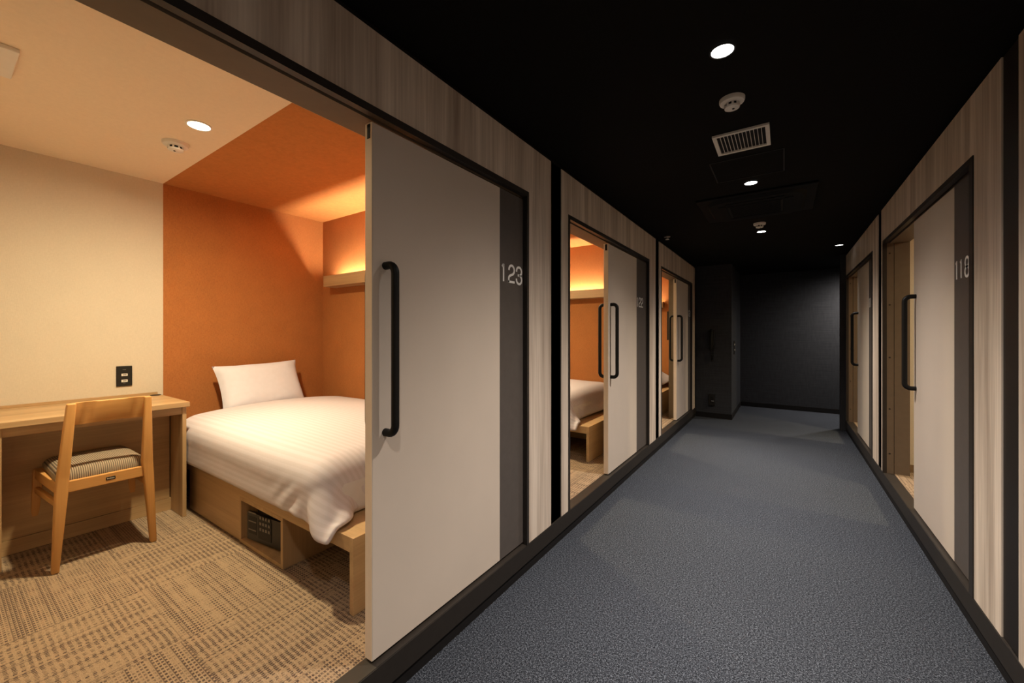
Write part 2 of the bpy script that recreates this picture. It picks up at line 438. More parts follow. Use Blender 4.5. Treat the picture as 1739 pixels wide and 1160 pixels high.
YE = 8.0
m = MB(); m.box(XL-.15, 2.75, -2.45, YE+.1, -.05, 0); m.build('floor', M['carpet'], kind='structure', label='blue grey speckled loop carpet of the corridor', cat='floor')
m = MB(); m.box(XL-.03, XR+.03, -2.45, 6.69, CZ, CZ+.05); m.box(XL-.03, 2.75, 6.69, YE+.1, CZ, CZ+.05); m.build('ceiling', M['ceil'], kind='structure', label='matt black corridor ceiling', cat='ceiling')
m = MB(); m.box(XL-.15, XR+.15, -2.5, -2.4, 0, CZ); m.build('wall_rear', M['dark'], kind='structure', label='charcoal wall closing the corridor behind the viewer', cat='wall')
# far end: a charcoal stub wall, the end wall and an alcove turning right
m = MB(); m.box(XL-.05, -.634, 6.60, YE, 0, CZ); m.build('wall_stub', M['dark'], kind='structure', label='charcoal stub wall jutting out past door 121', cat='wall')
m = MB(); m.box(-.70, 2.75, YE, YE+.1, 0, CZ); m.build('wall_end', M['dark'], kind='structure', label='charcoal wall closing the far end of the corridor', cat='wall')
m = MB(); m.box(2.65, 2.75, 6.69, YE, 0, CZ); m.build('wall_alcove', M['dark'], kind='structure', label='charcoal side wall of the far alcove', cat='wall')
m = MB(); m.box(.66, 2.65, 6.71, 6.78, 0, CZ); m.build('wall_return', M['dark'], kind='structure', label='charcoal return wall behind the last right cabin', cat='wall')
m = MB(); m.box(.600, .66, 6.655, 6.78, 0, CZ); m.build('wall_pilaster', M['dark'], kind='structure', label='slim charcoal pilaster ending the right row of cabins', cat='wall')
m = MB(); m.box(XL, -.626, 6.592, 6.60, 0, .075); m.box(-.634, -.626, 6.60, YE, 0, .075); m.build('baseboard_stub', M['black'], kind='structure', label='black baseboard round the stub wall', cat='baseboard')
m = MB(); m.box(-.626, 2.65, YE-.008, YE, 0, .075); m.build('baseboard_end', M['black'], kind='structure', label='black baseboard along the far end wall', cat='baseboard')

# ------------------------------------------------------------------ lamps
def spot(name, loc, energy, col, power, radius, parent):
    """a downlight beam: intensity falls off as cos(angle)**power, like a photometric file"""
    l = bpy.data.lights.new(name, 'SPOT'); l.energy = energy; l.color = col; l.spot_size = math.radians(178); l.spot_blend = .05; l.shadow_soft_size = radius
    l.use_nodes = True; t = l.node_tree; em = t.nodes['Emission']
    tc = t.nodes.new('ShaderNodeTexCoord'); sp = t.nodes.new('ShaderNodeSeparateXYZ'); t.links.new(tc.outputs['Normal'], sp.inputs[0])
    ab = t.nodes.new('ShaderNodeMath'); ab.operation = 'ABSOLUTE'; t.links.new(sp.outputs[2], ab.inputs[0])
    pw = t.nodes.new('ShaderNodeMath'); pw.operation = 'POWER'; t.links.new(ab.outputs[0], pw.inputs[0]); pw.inputs[1].default_value = power
    t.links.new(pw.outputs[0], em.inputs['Strength'])
    o = bpy.data.objects.new(name, l); COL.objects.link(o); o.parent = parent
    o.location = Vector(loc)-world_org(parent)
    return o
M['lamp_n'] = emit('neutral_led_lens', (1, .97, .93), 26)
M['lamp_w'] = emit('warm_led_lens', (1, .84, .58), 22)
M['led'] = emit('warm_led_strip', (1, .86, .66), 270)
M['bezel'] = plain('black_bezel', (.012, .011, .010), .5, .3)
def downlight(x, y, z, r, warm, energy, power, label, group, lens=None):
    d = empty('ceiling_downlight', (x, y, z), label, 'downlight', group)
    MB().lathe((x, y, z), [(r*1.18, -.0005), (r*1.18, -.004), (r*1.0, -.005), (r*.98, -.0008), (r*1.18, -.0005)]).build('bezel', M['plastic'] if warm else M['bezel'], d, smooth=True)
    MB().lathe((x, y, z), [(0, -.0028), (r*.98, -.0028), (r*.98, -.0008), (0, -.0008)]).build('lens', lens or (M['lamp_w'] if warm else M['lamp_n']), d, label='glowing lens')
    spot('lamp', (x, y, z-.03), energy, WARM if warm else NEUT, power, r, d)
    return d
EC, PC = 365, 6.6
M['lamp_dim'] = emit('dim_led_lens', (1, .97, .93), 4)
LG = 'downlights along the black corridor ceiling'
downlight(-.185, 1.624, CZ, .037, False, EC, PC, 'round downlight in the black ceiling nearest the viewer', LG)
downlight(-.187, 3.147, CZ, .037, False, EC, PC, 'round downlight in the black ceiling between vent and air conditioner', LG)
downlight(-.189, 4.699, CZ, .037, False, EC, PC, 'round downlight in the black ceiling just beyond the far smoke detector', LG)
downlight(.520, 5.912, CZ, .037, False, EC*.22, 45.0, 'round downlight close to the right cabin fronts near the corridor end', LG, M['lamp_dim'])
downlight(-.183, .085, CZ, .037, False, EC*.62, PC, 'round downlight overhead beside the viewer', LG)
downlight(-.183, -1.45, CZ, .037, False, EC, PC, 'round downlight behind the viewer', LG)
downlight(1.05, 7.50, CZ, .037, False, EC*.62, 2.5, 'round downlight over the far alcove washing the end wall', LG)
RG = 'warm downlights in the cabins'
ER = 228
for nm, y0 in (('123', Y123), ('122', Y123+PL), ('121', Y123+2*PL)):
    downlight(-2.40, y0+.94, RZ, .046, True, ER, 1.5, 'warm round downlight in the cream ceiling of cabin '+nm, RG)
for nm, y1 in (('118', 4.440), ('117', 6.690)):
    downlight(XR+1.29, y1-.94, RZ, .046, True, ER, 1.5, 'warm round downlight in the ceiling of cabin '+nm, RG)

# shelf lights over the beds
SG = 'lit shelves over the beds'
def shelf(y0, nm):
    yw = y0+PL-.0155 if nm != '121' else y0+2.20-.0155
    s = empty('lighted_shelf', (-2.44, yw, 1.655), 'oak wall shelf glowing from its top over the bed in cabin '+nm, 'shelf light', SG)
    m = MB(); m.box(-3.33, -1.56, yw-.100, yw, 1.655, 1.673); m.box(-3.33, -1.56, yw-.115, yw-.100, 1.655, 1.748); m.build('shelf_trough', M['oak_x'], s)
    for xa in (-3.33, -1.575):
        m = MB(); m.box(xa, xa+.015, yw-.100, yw, 1.673, 1.748); m.build('end_cap', M['oak_x'], s)
    m = MB(); m.box(-3.25, -1.62, yw-.070, yw-.052, 1.674, 1.682); m.build('led_strip', M['led'], s, label='glowing warm light strip')
shelves = [shelf(y0, nm) for nm, y0 in (('123', Y123), ('122', Y123+PL), ('121', Y123+2*PL))]

# ------------------------------------------------------------------ ceiling fittings
def smoke(x, y, z, r, label, group):
    d = empty('smoke_detector', (x, y, z), label, 'smoke detector', group)
    MB().lathe((x, y, z), [(0, 0), (r, 0), (r, -.010), (r*.93, -.017), (r*.62, -.021), (0, -.021)]).build('base', M['plastic'], d, smooth=True)
    MB().lathe((x, y, z), [(0, -.0205), (r*.50, -.0205), (r*.50, -.034), (0, -.034)]).build('chamber', M['black'], d, smooth=True, label='dark vent ring')
    m = MB()
    for k in range(8):
        a = 2*math.pi*k/8+.2; m.tube([(x+r*.53*math.cos(a), y+r*.53*math.sin(a), z-.020), (x+r*.53*math.cos(a), y+r*.53*math.sin(a), z-.035)], .0045, 8)
    m.build('cage_posts', M['plastic'], d)
    MB().lathe((x, y, z), [(0, -.033), (r*.60, -.033), (r*.58, -.040), (r*.30, -.045), (0, -.046)]).build('cap', M['plastic'], d, smooth=True)
    MB().lathe((x+.006, y-.006, z), [(0, -.044), (.005, -.044), (.005, -.0475), (0, -.0475)], 10).build('indicator', M['black'], d, label='tiny dark indicator')
smoke(-.189, 1.985, CZ, .050, 'white smoke detector on the black ceiling beside the air vent', 'smoke detectors on the black ceiling')
smoke(-.189, 4.342, CZ, .050, 'white smoke detector on the black ceiling beyond the air conditioner', 'smoke detectors on the black ceiling')
smoke(-2.728, .769, RZ, .058, 'white smoke detector on the cream ceiling beside the warm downlight', None)
# small sprinkler by the partition strip
d = empty('sprinkler_head', (-1.018, 4.397, CZ), 'small grey sprinkler head at the ceiling edge above the black strip past door 122', 'sprinkler')
MB().lathe((-1.018, 4.397, CZ), [(0, 0), (.032, 0), (.030, -.006), (.014, -.010), (.012, -.024), (0, -.026)]).build('escutcheon', plain('grey_metal', (.30, .28, .26), .4, .4, .6), d, smooth=True)
MB().lathe((-1.018, 4.397, CZ), [(0, -.028), (.020, -.028), (.020, -.031), (0, -.031)]).build('deflector', M['plastic'], d, smooth=True)
# slotted air vent
v = empty('air_vent', (-.185, 2.43, CZ), 'white slotted air vent set in the black ceiling', 'air vent')
x0, x1, y0, y1 = -.311, -.060, 2.300, 2.557
m = MB(); m.box(x0, x1, y0, y0+.018, CZ-.010, CZ-.0005); m.box(x0, x1, y1-.018, y1, CZ-.010, CZ-.0005); m.box(x0, x0+.018, y0+.018, y1-.018, CZ-.010, CZ-.0005); m.box(x1-.018, x1, y0+.018, y1-.018, CZ-.010, CZ-.0005); m.build('frame', M['plastic'], v)
m = MB(); m.box(x0+.018, x1-.018, y0+.018, y1-.018, CZ-.0022, CZ-.0006); m.build('backing', M['black'], v, label='black duct opening')
for k in range(12):
    xx = x0+.018+(k+1)*(x1-x0-.036)/13
    m = MB(); m.box(xx-.0011, xx+.0011, y0+.018, y1-.018, CZ-.009, CZ-.0024); m.build('slat', M['plastic'], v)
# ceiling hatch
m = MB()
for a in ((-.376, .002, 2.660, 2.668), (-.376, .002, 3.020, 3.028), (-.376, -.368, 2.668, 3.020), (-.006, .002, 2.668, 3.020)):
    m.box(*a, CZ-.003, CZ-.0003)
m.build('trim_hatch', M['bezel'], kind='structure', label='thin black frame of an access hatch in the corridor ceiling', cat='trim')
# cassette air conditioner, black on black
a = empty('air_conditioner', (-.187, 3.69, CZ), 'black ceiling cassette air conditioner in the black corridor ceiling', 'air conditioner')
ax0, ax1, ay0, ay1 = -.565, .190, 3.345, 4.035
m = MB(); m.box(ax0, ax1, ay0, ay1, CZ-.016, CZ-.0004, bev=.006); m.build('panel', M['ac'], a)
cx, cy = (ax0+ax1)/2, (ay0+ay1)/2
def rr(hx, hy, r, z, n=8):
    pts = []
    for sx, sy, a0 in ((1, 1, 0), (-1, 1, 90), (-1, -1, 180), (1, -1, 270)):
        for i in range(n+1):
            q = math.radians(a0+90*i/n); pts.append((cx+sx*(hx-r)+r*math.cos(q), cy+sy*(hy-r)+r*math.sin(q), z))
    return pts
m = MB(); m.prism(rr(.300, .290, .11, CZ-.036), rr(.322, .312, .13, CZ-.0155)); m.build('louvre_ring', M['ac'], a, smooth=True)
m = MB(); m.box(cx-.18, cx+.18, cy-.17, cy+.17, CZ-.042, CZ-.0355, bev=.004); gr = m.build('intake_grille', M['black'], a)
m = MB()
for k in range(14):
    yy = cy-.155+k*.0238; m.box(cx-.165, cx+.165, yy-.003, yy+.003, CZ-.0445, CZ-.0415)
m.build('grille_slats', M['ac'], gr)
for sx, sy in ((1, 0), (-1, 0), (0, 1), (0, -1)):
    m = MB()
    if sx: m.box(cx+sx*.215-.028, cx+sx*.215+.028, cy-.19, cy+.19, CZ-.041, CZ-.0355, bev=.004)
    else: m.box(cx-.19, cx+.19, cy+sy*.215-.028, cy+sy*.215+.028, CZ-.041, CZ-.0355, bev=.004)
    m.build('flap', M['ac'], a)
# vent plate on the cabin ceiling
v = empty('ceiling_vent', (-2.43, .07, RZ), 'square cream vent plate on the cream ceiling over the desk', 'vent')
m = MB(); m.box(-2.563, -2.300, -.06, .198, RZ-.016, RZ-.0004, bev=.003); m.build('plate', M['plastic'], v)
m = MB(); m.box(-2.50, -2.36, -.015, .150, RZ-.0175, RZ-.0155); m.build('slot', M['black'], v, label='dark opening')

# ------------------------------------------------------------------ far end fittings
p = empty('wall_telephone', (-.895, 6.60, 1.10), 'black telephone handset with coiled cord hanging on the charcoal stub wall', 'telephone')
m = MB(); m.box(-.935, -.855, 6.572, 6.5995, 1.02, 1.30, bev=.010); m.build('cradle', M['bezel'], p, smooth=True)
m = MB(); m.tube([(-.893, 6.556, 1.31), (-.893, 6.538, 1.27), (-.893, 6.534, 1.17), (-.893, 6.538, 1.06), (-.893, 6.556, 1.01)], [.022, .026, .019, .026, .022], 14); m.build('handset', M['handle'], p, smooth=True)
pts = []
for i in range(120):
    t = i/119; ang = t*2*math.pi*16; zz = 1.02-.17*math.sin(math.pi*t); xx = -.905+.035*t+.0
    pts.append((xx+.008*math.cos(ang), 6.580+.008*math.sin(ang), zz))
m = MB(); m.tube(pts, .0035, 6); m.build('coiled_cord', M['handle'], p, smooth=True)
s = empty('wall_socket', (-.89, 6.60, .27), 'black outlet box low on the charcoal stub wall above the baseboard', 'outlet')
m = MB(); m.box(-.935, -.850, 6.575, 6.5995, .185, .355, bev=.004); m.build('box', M['bezel'], s)
m = MB(); m.box(-.915, -.870, 6.5735, 6.576, .225, .315); m.build('plug_face', M['black'], s)
m = MB(); m.box(-.895, -.862, 6.572, 6.5745, .252, .256); m.build('label_strip', M['white'], s, label='thin white mark')
s = empty('light_switch', (-.634, 6.95, 1.05), 'pair of black switches with light buttons on the return side of the stub wall', 'light switch')
m = MB(); m.box(-.6335, -.626, 6.875, 7.00, .94, 1.14, bev=.002); m.build('plate', M['bezel'], s)
for z in (1.085, 1.005):
    m = MB(); m.box(-.6265, -.6225, 6.925, 6.955, z-.013, z+.013, bev=.001); m.build('button', M['plastic'], s, label='pale rocker button')

# ------------------------------------------------------------------ desk
dk = empty('desk', (-3.25, .54, FZ), 'oak desk built along the cream wall with chair pushed in', 'desk')
YD0, YD1 = .172, .905
m = MB(); m.box(-3.532, -2.966, YD0, YD1, .806, .834, bev=.0015); m.build('desktop', M['oak_y'], dk)
m = MB(); m.box(-3.533, -3.518, YD0, YD1-.01, .834, .850, bev=.001); m.build('back_lip', M['oak_y'], dk)
m = MB(); m.box(-3.525, -2.984, .874, .893, FZ+.001, .806); m.build('side_panel', M['oak_z'], dk)
m = MB(); m.box(-3.525, -2.984, .184, .203, FZ+.001, .806); m.build('side_panel', M['oak_z'], dk)
m = MB(); m.box(-3.008, -2.990, .203, .874, .762, .806); m.build('apron', M['oak_y'], dk)
m = MB(); m.box(-3.205, -3.187, .203, .868, FZ+.075, .806); m.build('back_panel', M['oak_y'], dk)
m = MB(); m.box(-3.205, -3.183, .203, .874, FZ+.001, FZ+.073); m.build('plinth', M['oak_y'], dk)
MB().lathe((-3.47, .872, .834), [(0, .0), (.027, .0), (.027, .003), (.021, .0035), (.019, .0015), (0, .0012)]).build('cable_grommet', M['bezel'], dk, smooth=True, label='black round cable grommet')

# outlet on the cream wall
so = empty('wall_outlet', (-3.534, .731, .97), 'black outlet plate on the cream wall above the desk', 'outlet')
m = MB(); m.box(-3.5335, -3.526, .693, .769, .906, 1.036, bev=.0025); m.build('plate', M['bezel'], so)
for z in (.979, .940):
    m = MB(); m.box(-3.5262, -3.5245, .717, .746, z-.0075, z+.0075); k = m.build('socket_insert', M['plastic'], so, label='pale usb socket')
    m = MB(); m.box(-3.5246, -3.5240, .722, .741, z-.0022, z+.0022); m.build('port_slot', M['bezel'], k)
for z, w in ((1.013, .008), (.926, .006)):
    m = MB()
    for q in range(3): m.box(-3.5262, -3.5258, .7315-w+q*w*.7, .7315-w+q*w*.7+w*.45, z-.0015, z+.0015)
    m.build('printed_mark', plain('grey_print', (.25, .24, .22)), so)

# ------------------------------------------------------------------ chair
ch = empty('desk_chair', (-2.985, .513, FZ), 'beech desk chair with ribbed brown seat pad, pushed under the oak desk', 'chair')
def quad(x0, x1, y0, y1, z): return [(x0, y0, z), (x1, y0, z), (x1, y1, z), (x0, y1, z)]
# back legs run up to the backrest
for ya, yb, yt0, yt1 in ((.327, .352, .372, .404), (.698, .673, .672, .645)):
    m = MB()
    lo = quad(-2.782, -2.752, min(ya, yb), max(ya, yb), FZ+.001)
    mid0 = .50
    s = 1 if ya < .5 else -1
    ms = (.339, .381) if s > 0 else (.648, .688)
    md = quad(-2.800, -2.757, ms[0], ms[1], mid0); md2 = quad(-2.800, -2.757, ms[0]+.006*s, ms[1]+.004*s, .575)
    hi = quad(-2.762, -2.732, min(yt0, yt1), max(yt0, yt1), .918)
    bm = m.bm
    loops = [[bm.verts.new(q) for q in l] for l in (lo, md, md2, hi)]
    bm.faces.new(loops[0][::-1]); bm.faces.new(loops[-1])
    for A_, B_ in zip(loops, loops[1:]):
        for i in range(4): bm.faces.new((A_[i], A_[(i+1) % 4], B_[(i+1) % 4], B_[i]))
    bmesh.ops.bevel(bm, geom=list(bm.edges), offset=.006, segments=3, affect='EDGES', profile=.5, clamp_overlap=True)
    m.build('leg', M['beech_z'], ch, smooth=True)
for ya, yb, yt0, yt1 in ((.302, .330, .315, .352), (.720, .692, .700, .664)):
    m = MB(); m.prism(quad(-3.225, -3.197, min(ya, yb), max(ya, yb), FZ+.001), quad(-3.215, -3.172, min(yt0, yt1), max(yt0, yt1), .548), bev=.006); m.build('leg', M['beech_z'], ch, smooth=True)
# backrest, gently curved
m = MB(); bm = m.bm; nseg = 12; rows = []
for i in range(nseg+1):
    t = i/nseg; y = .392+(.658-.392)*t; bow = -.016*math.sin(math.pi*t)
    top = .918; bot = .812
    xb = -2.775+bow; xt = -2.757+bow
    rows.append([bm.verts.new(q) for q in ((xb-.009, y, bot), (xb+.011, y, bot), (xt+.011, y, top), (xt-.009, y, top))])
bm.faces.new(rows[0]); bm.faces.new(rows[-1][::-1])
for A_, B_ in zip(rows, rows[1:]):
    for i in range(4): bm.faces.new((A_[i], B_[i], B_[(i+1) % 4], A_[(i+1) % 4]))
es = [e for e in bm.edges if all(len(v.link_edges) >= 3 for v in e.verts) and abs(e.verts[0].co.z-e.verts[1].co.z) < 1e-5 and abs(e.verts[0].co.y-e.verts[1].co.y) > .01]
bmesh.ops.bevel(bm, geom=es, offset=.005, segments=3, affect='EDGES', profile=.5)
m.build('backrest', M['beech_y'], ch, smooth=True)
m = MB(); m.box(-2.790, -2.768, .375, .655, .500, .552, bev=.003); m.build('rear_rail', M['beech_y'], ch)
m = MB(); m.box(-3.205, -3.183, .345, .672, .500, .548, bev=.003); m.build('front_rail', M['beech_y'], ch)
for s in (1, -1):
    ya, yb = (.343, .365) if s > 0 else (.663, .685); yc, yd = (.320, .342) if s > 0 else (.675, .697)
    m = MB(); m.prism([(-3.19, yc, .500), (-3.19, yd, .500), (-3.19, yd, .548), (-3.19, yc, .548)], [(-2.785, ya, .500), (-2.785, yb, .500), (-2.785, yb, .552), (-2.785, ya, .552)], bev=.003); m.build('side_rail', M['beech_x'], ch)
    m = MB(); m.prism([(-3.20, yc, .425), (-3.20, yd-.004*s, .425), (-3.20, yd-.004*s, .455), (-3.20, yc, .455)], [(-2.785, ya, .437), (-2.785, yb-.004*s, .437), (-2.785, yb-.004*s, .463), (-2.785, ya, .463)], bev=.004); m.build('stretcher', M['beech_x'], ch)
# seat pad: rounded slab
def pad(x0, x1, y0, y1, z0, z1, nx=26, ny=26):
    m = MB(); bm = m.bm; H = z1-z0; top = []
    def prof(t):
        d = min(t, 1-t); e = .16
        return 1.0 if d > e else math.sqrt(max(0, 1-(1-d/e)**2))
    for i in range(nx+1):
        r = []
        for j in range(ny+1):
            u = i/nx; w = j/ny; k = prof(u)*prof(w)
            r.append(bm.verts.new((x0+(x1-x0)*u, y0+(y1-y0)*w, z0+H*(.35+.65*k)+.006*math.sin(math.pi*u)*math.sin(math.pi*w))))
        top.append(r)
    bot = [[bm.verts.new((v.co.x, v.co.y, z0)) for v in r] for r in top]
    for i in range(nx):
        for j in range(ny):
            bm.faces.new((top[i][j], top[i+1][j], top[i+1][j+1], top[i][j+1])); bm.faces.new((bot[i][j], bot[i][j+1], bot[i+1][j+1], bot[i+1][j]))
    for i in range(nx):
        bm.faces.new((top[i][0], bot[i][0], bot[i+1][0], top[i+1][0])); bm.faces.new((top[i][ny], top[i+1][ny], bot[i+1][ny], bot[i][ny]))
    for j in range(ny):
        bm.faces.new((top[0][j], top[0][j+1], bot[0][j+1], bot[0][j])); bm.faces.new((top[nx][j], bot[nx][j], bot[nx][j+1], top[nx][j+1]))
    return m
pad(-3.205, -2.792, .348, .670, .551, .604).build('seat_pad', M['cushion'], ch, smooth=True)
m = MB(); m.box(-2.7685, -2.7665, .507, .541, .519, .534, bev=.0007); pl = m.build('maker_plate', M['bezel'], ch, label='small dark maker plate')
m = MB()
for q in range(7): m.box(-2.7666, -2.7661, .511+q*.0039, .511+q*.0039+.0024, .5235, .5285+(.0015 if q in (0, 3) else 0))
m.build('plate_lettering', plain('pale_print', (.55, .50, .42)), pl)

# ------------------------------------------------------------------ bed, mattress, duvet
BG = 'beds along the orange walls'
YB, YW = .941, 2.078
def make_bed():
    b = empty('bed_frame', (-2.46, 1.51, FZ), 'oak platform bed with a safe niche under it beside the desk', 'bed', BG)
    m = MB(); m.box(-3.525, -1.408, YB, YW, .384, .444, bev=.0015); m.build('platform', M['oak_x'], b)
    m = MB(); m.box(-1.409, -1.384, YB-.002, YW, FZ+.001, .446, bev=.0015); m.build('foot_panel', M['oak_y'], b)
    m = MB(); m.box(-3.10, -2.385, YB+.004, YB+.022, FZ+.004, .384); m.build('front_panel', M['oak_x'], b)
    m = MB(); m.box(-2.385, -2.365, YB, YB+.46, FZ+.002, .384); m.box(-1.950, -1.930, YB, YB+.46, FZ+.002, .384)
    m.box(-2.365, -1.950, YB, YB+.46, FZ+.002, FZ+.020); m.box(-2.365, -1.950, YB, YB+.46, .366, .384); m.box(-2.365, -1.950, YB+.44, YB+.46, FZ+.020, .366)
    m.build('safe_niche', M['oak_z'], b)
    m = MB(); m.box(-3.525, -1.408, 1.62, 1.64, FZ+.002, .384); m.build('rear_panel', M['oak_x'], b)
    return b
def make_mattress():
    m = MB(); m.box(-3.515, -1.560, .985, 2.070, .445, .615, bev=.035, seg=4)
    return m.build('mattress', M['sheet'], smooth=True, label='white mattress under the striped duvet nearest the viewer', cat='mattress', group='mattresses on the oak beds')

def sim_duvet():
    """a square-lattice cloth dropped over the bed (position based dynamics)"""
    nx, ny = 84, 66
    X0, X1 = -3.20, -1.40; Y0, Y1 = .722, 2.062
    gx = np.linspace(X0, X1, nx); gy = np.linspace(Y0, Y1, ny)
    P = np.zeros((nx, ny, 3)); P[..., 0] = gx[:, None]; P[..., 1] = gy[None, :]; P[..., 2] = .80
    rs = np.random.RandomState(3)
    P[..., 2] += rs.rand(nx, ny)*.004
    sm = lambda t: np.clip(t, 0, 1)**2*(3-2*np.clip(t, 0, 1))
    Y0i = Y0+.17*sm((gx+1.70)/.26); X1j = X1-.12*sm((1.02-gy)/.28)
    hy = ((Y1-Y0i)/(ny-1))[:, None, None]; hx = ((X1j-X0)/(nx-1))[None, :, None]; hxm, hym = (X1-X0)/(nx-1), (Y1-Y0)/(ny-1)
    P[..., 1] = Y0i[:, None]+(gy[None, :]-Y0)/(Y1-Y0)*(Y1-Y0i)[:, None]; P[..., 0] = X0+(gx[:, None]-X0)/(X1-X0)*(X1j-X0)[None, :]
    V = np.zeros_like(P); dt = 1/90
    # the stuffed body the cloth lies on: rounded slab over mattress
    bx0, bx1, by0, by1 = -3.6, -1.585, .925, 2.6
    rad = .085
    def collide(Q):
        x, y, z = Q[..., 0], Q[..., 1], Q[..., 2]
        # crown of the filling
        u = np.clip((x+3.2)/1.6, 0, 1); w = np.clip((y-.98)/1.08, 0, 1)
        top = .672+.070*np.sin(np.pi*np.clip(w*.94+.06, 0, 1))**.6*np.sin(np.pi*np.clip(u*.86+.14, 0, 1))**.5
        cx = np.clip(x, bx0+rad, bx1-rad); cy = np.clip(y, by0+rad, by1-rad); cz = np.clip(z, .30, None); cz = np.minimum(cz, top-rad)
        d = np.stack([x-cx, y-cy, z-cz], -1); L = np.linalg.norm(d, axis=-1)+1e-9
        ins = L < rad
        Q[ins] = (np.stack([cx, cy, cz], -1)+d/L[..., None]*rad)[ins]
        hd = (x < -2.55) & (y > .93)
        Q[..., 2][hd] = np.minimum(Q[..., 2], np.maximum(top, .60)+.004)[hd]
        # bed platform
        onp = (Q[..., 0] < -1.384) & (Q[..., 1] > .936) & (Q[..., 2] < .455) & (Q[..., 2] > .34)
        pen_y = Q[..., 1]-.936; pen_z = .455-Q[..., 2]
        up = onp & (pen_z <= pen_y+.01); side = onp & ~up
        Q[..., 2][up] = .455; Q[..., 1][side] = .936
        Q[..., 1] = np.minimum(Q[..., 1], 2.066)
        nd = (Q[..., 0] < -2.955) & (Q[..., 2] < .86)
        Q[..., 1][nd] = np.maximum(Q[..., 1][nd], .917)
        return Q, ins & (z-cz > .5*rad)
    def solve(A, B, rest, k, wa=.5):
        d = B-A; L = np.linalg.norm(d, axis=-1, keepdims=True)+1e-9
        c = d*(1-rest/L)*k*wa
        A += c; B -= c
    def pairs(di, dj):
        n0, n1 = nx-di, ny-abs(dj)
        return n0, n1
    for it in range(420):
        V[..., 2] -= 9.8*dt; V *= .975
        Q = P+V*dt
        for _ in range(9):
            for par in (0, 1):
                solve(Q[par:nx-1:2], Q[par+1:nx:2][:len(Q[par:nx-1:2])], hx, .95)
                solve(Q[:, par:ny-1:2], Q[:, par+1:ny:2][:, :len(range(par, ny-1, 2))], hy, .95)
            dg = math.hypot(hxm, hym)
            for pi in (0, 1):
                a = Q[pi:nx-1:2, :-1]; b = Q[pi+1:nx:2, 1:][:a.shape[0]]
                for pj in (0, 1):
                    aa = a[:, pj::2]; bb = b[:, pj::2]; solve(aa, bb, dg, .30)
                a = Q[pi:nx-1:2, 1:]; b = Q[pi+1:nx:2, :-1][:a.shape[0]]
                for pj in (0, 1):
                    aa = a[:, pj::2]; bb = b[:, pj::2]; solve(aa, bb, dg, .30)
            for s_ in (2, 5):
                for q in range(2*s_):
                    if q >= s_: continue
                    ia = np.arange(q, nx-s_, 2*s_); solve_idx(Q, ia, ia+s_, hx[:, :, :]*s_, .22, 0)
                    ia = np.arange(q+s_, nx-s_, 2*s_); solve_idx(Q, ia, ia+s_, hx[:, :, :]*s_, .22, 0)
                    ja = np.arange(q, ny-s_, 2*s_); solve_idx(Q, ja, ja+s_, hy*s_, .22, 1)
                    ja = np.arange(q+s_, ny-s_, 2*s_); solve_idx(Q, ja, ja+s_, hy*s_, .22, 1)
            Q, top_c = collide(Q)
            Q[..., :2][top_c] = P[..., :2][top_c]+(Q[..., :2][top_c]-P[..., :2][top_c])*.35
            Q[0, :, 0] = P[0, :, 0]; Q[:, -1, :2] = P[:, -1, :2]
        V = (Q-P)/dt; P = Q
        # friction where it lies on the bed
        rest = P[..., 2] > .66
        V[rest] *= .80
    return P, gx, gy
def solve_idx(Q, ia, ib, rest, k, axis):
    if len(ia) == 0: return
    A = Q[ia] if axis == 0 else Q[:, ia]; B = Q[ib] if axis == 0 else Q[:, ib]
    d = B-A; L = np.linalg.norm(d, axis=-1, keepdims=True)+1e-9; c = d*(1-rest/L)*k*.5
    if axis == 0: Q[ia] = A+c; Q[ib] = B-c
    else: Q[:, ia] = A+c; Q[:, ib] = B-c
def make_duvet():
    P, gx, gy = sim_duvet(); nx, ny = P.shape[:2]
    # gentle quilting puff and creases, strongest near the hems
    me = bpy.data.meshes.new('duvet')
    vs = P.reshape(-1, 3)
    org = np.array((-2.3, 1.5, .60))
    fs = [(i*ny+j, (i+1)*ny+j, (i+1)*ny+j+1, i*ny+j+1) for i in range(nx-1) for j in range(ny-1)]
    me.from_pydata((vs-org).tolist(), [], fs)
    uv = me.uv_layers.new(name='UVMap')
    for l in me.loops:
        i, j = divmod(l.vertex_index, ny); uv.data[l.index].uv = (gx[i], gy[j])
    me.polygons.foreach_set('use_smooth', [True]*len(me.polygons)); me.materials.append(M['duvet'])
    o = bpy.data.objects.new('duvet', me); COL.objects.link(o); o.location = org.tolist()
    s = o.modifiers.new('thick', 'SOLIDIFY'); s.thickness = .022; s.offset = 1.0
    b = o.modifiers.new('sub', 'SUBSURF'); b.levels = 1; b.render_levels = 1
    return tag(o, 'white satin-striped duvet draped over the bed nearest the viewer', 'duvet', 'duvets on the oak beds')
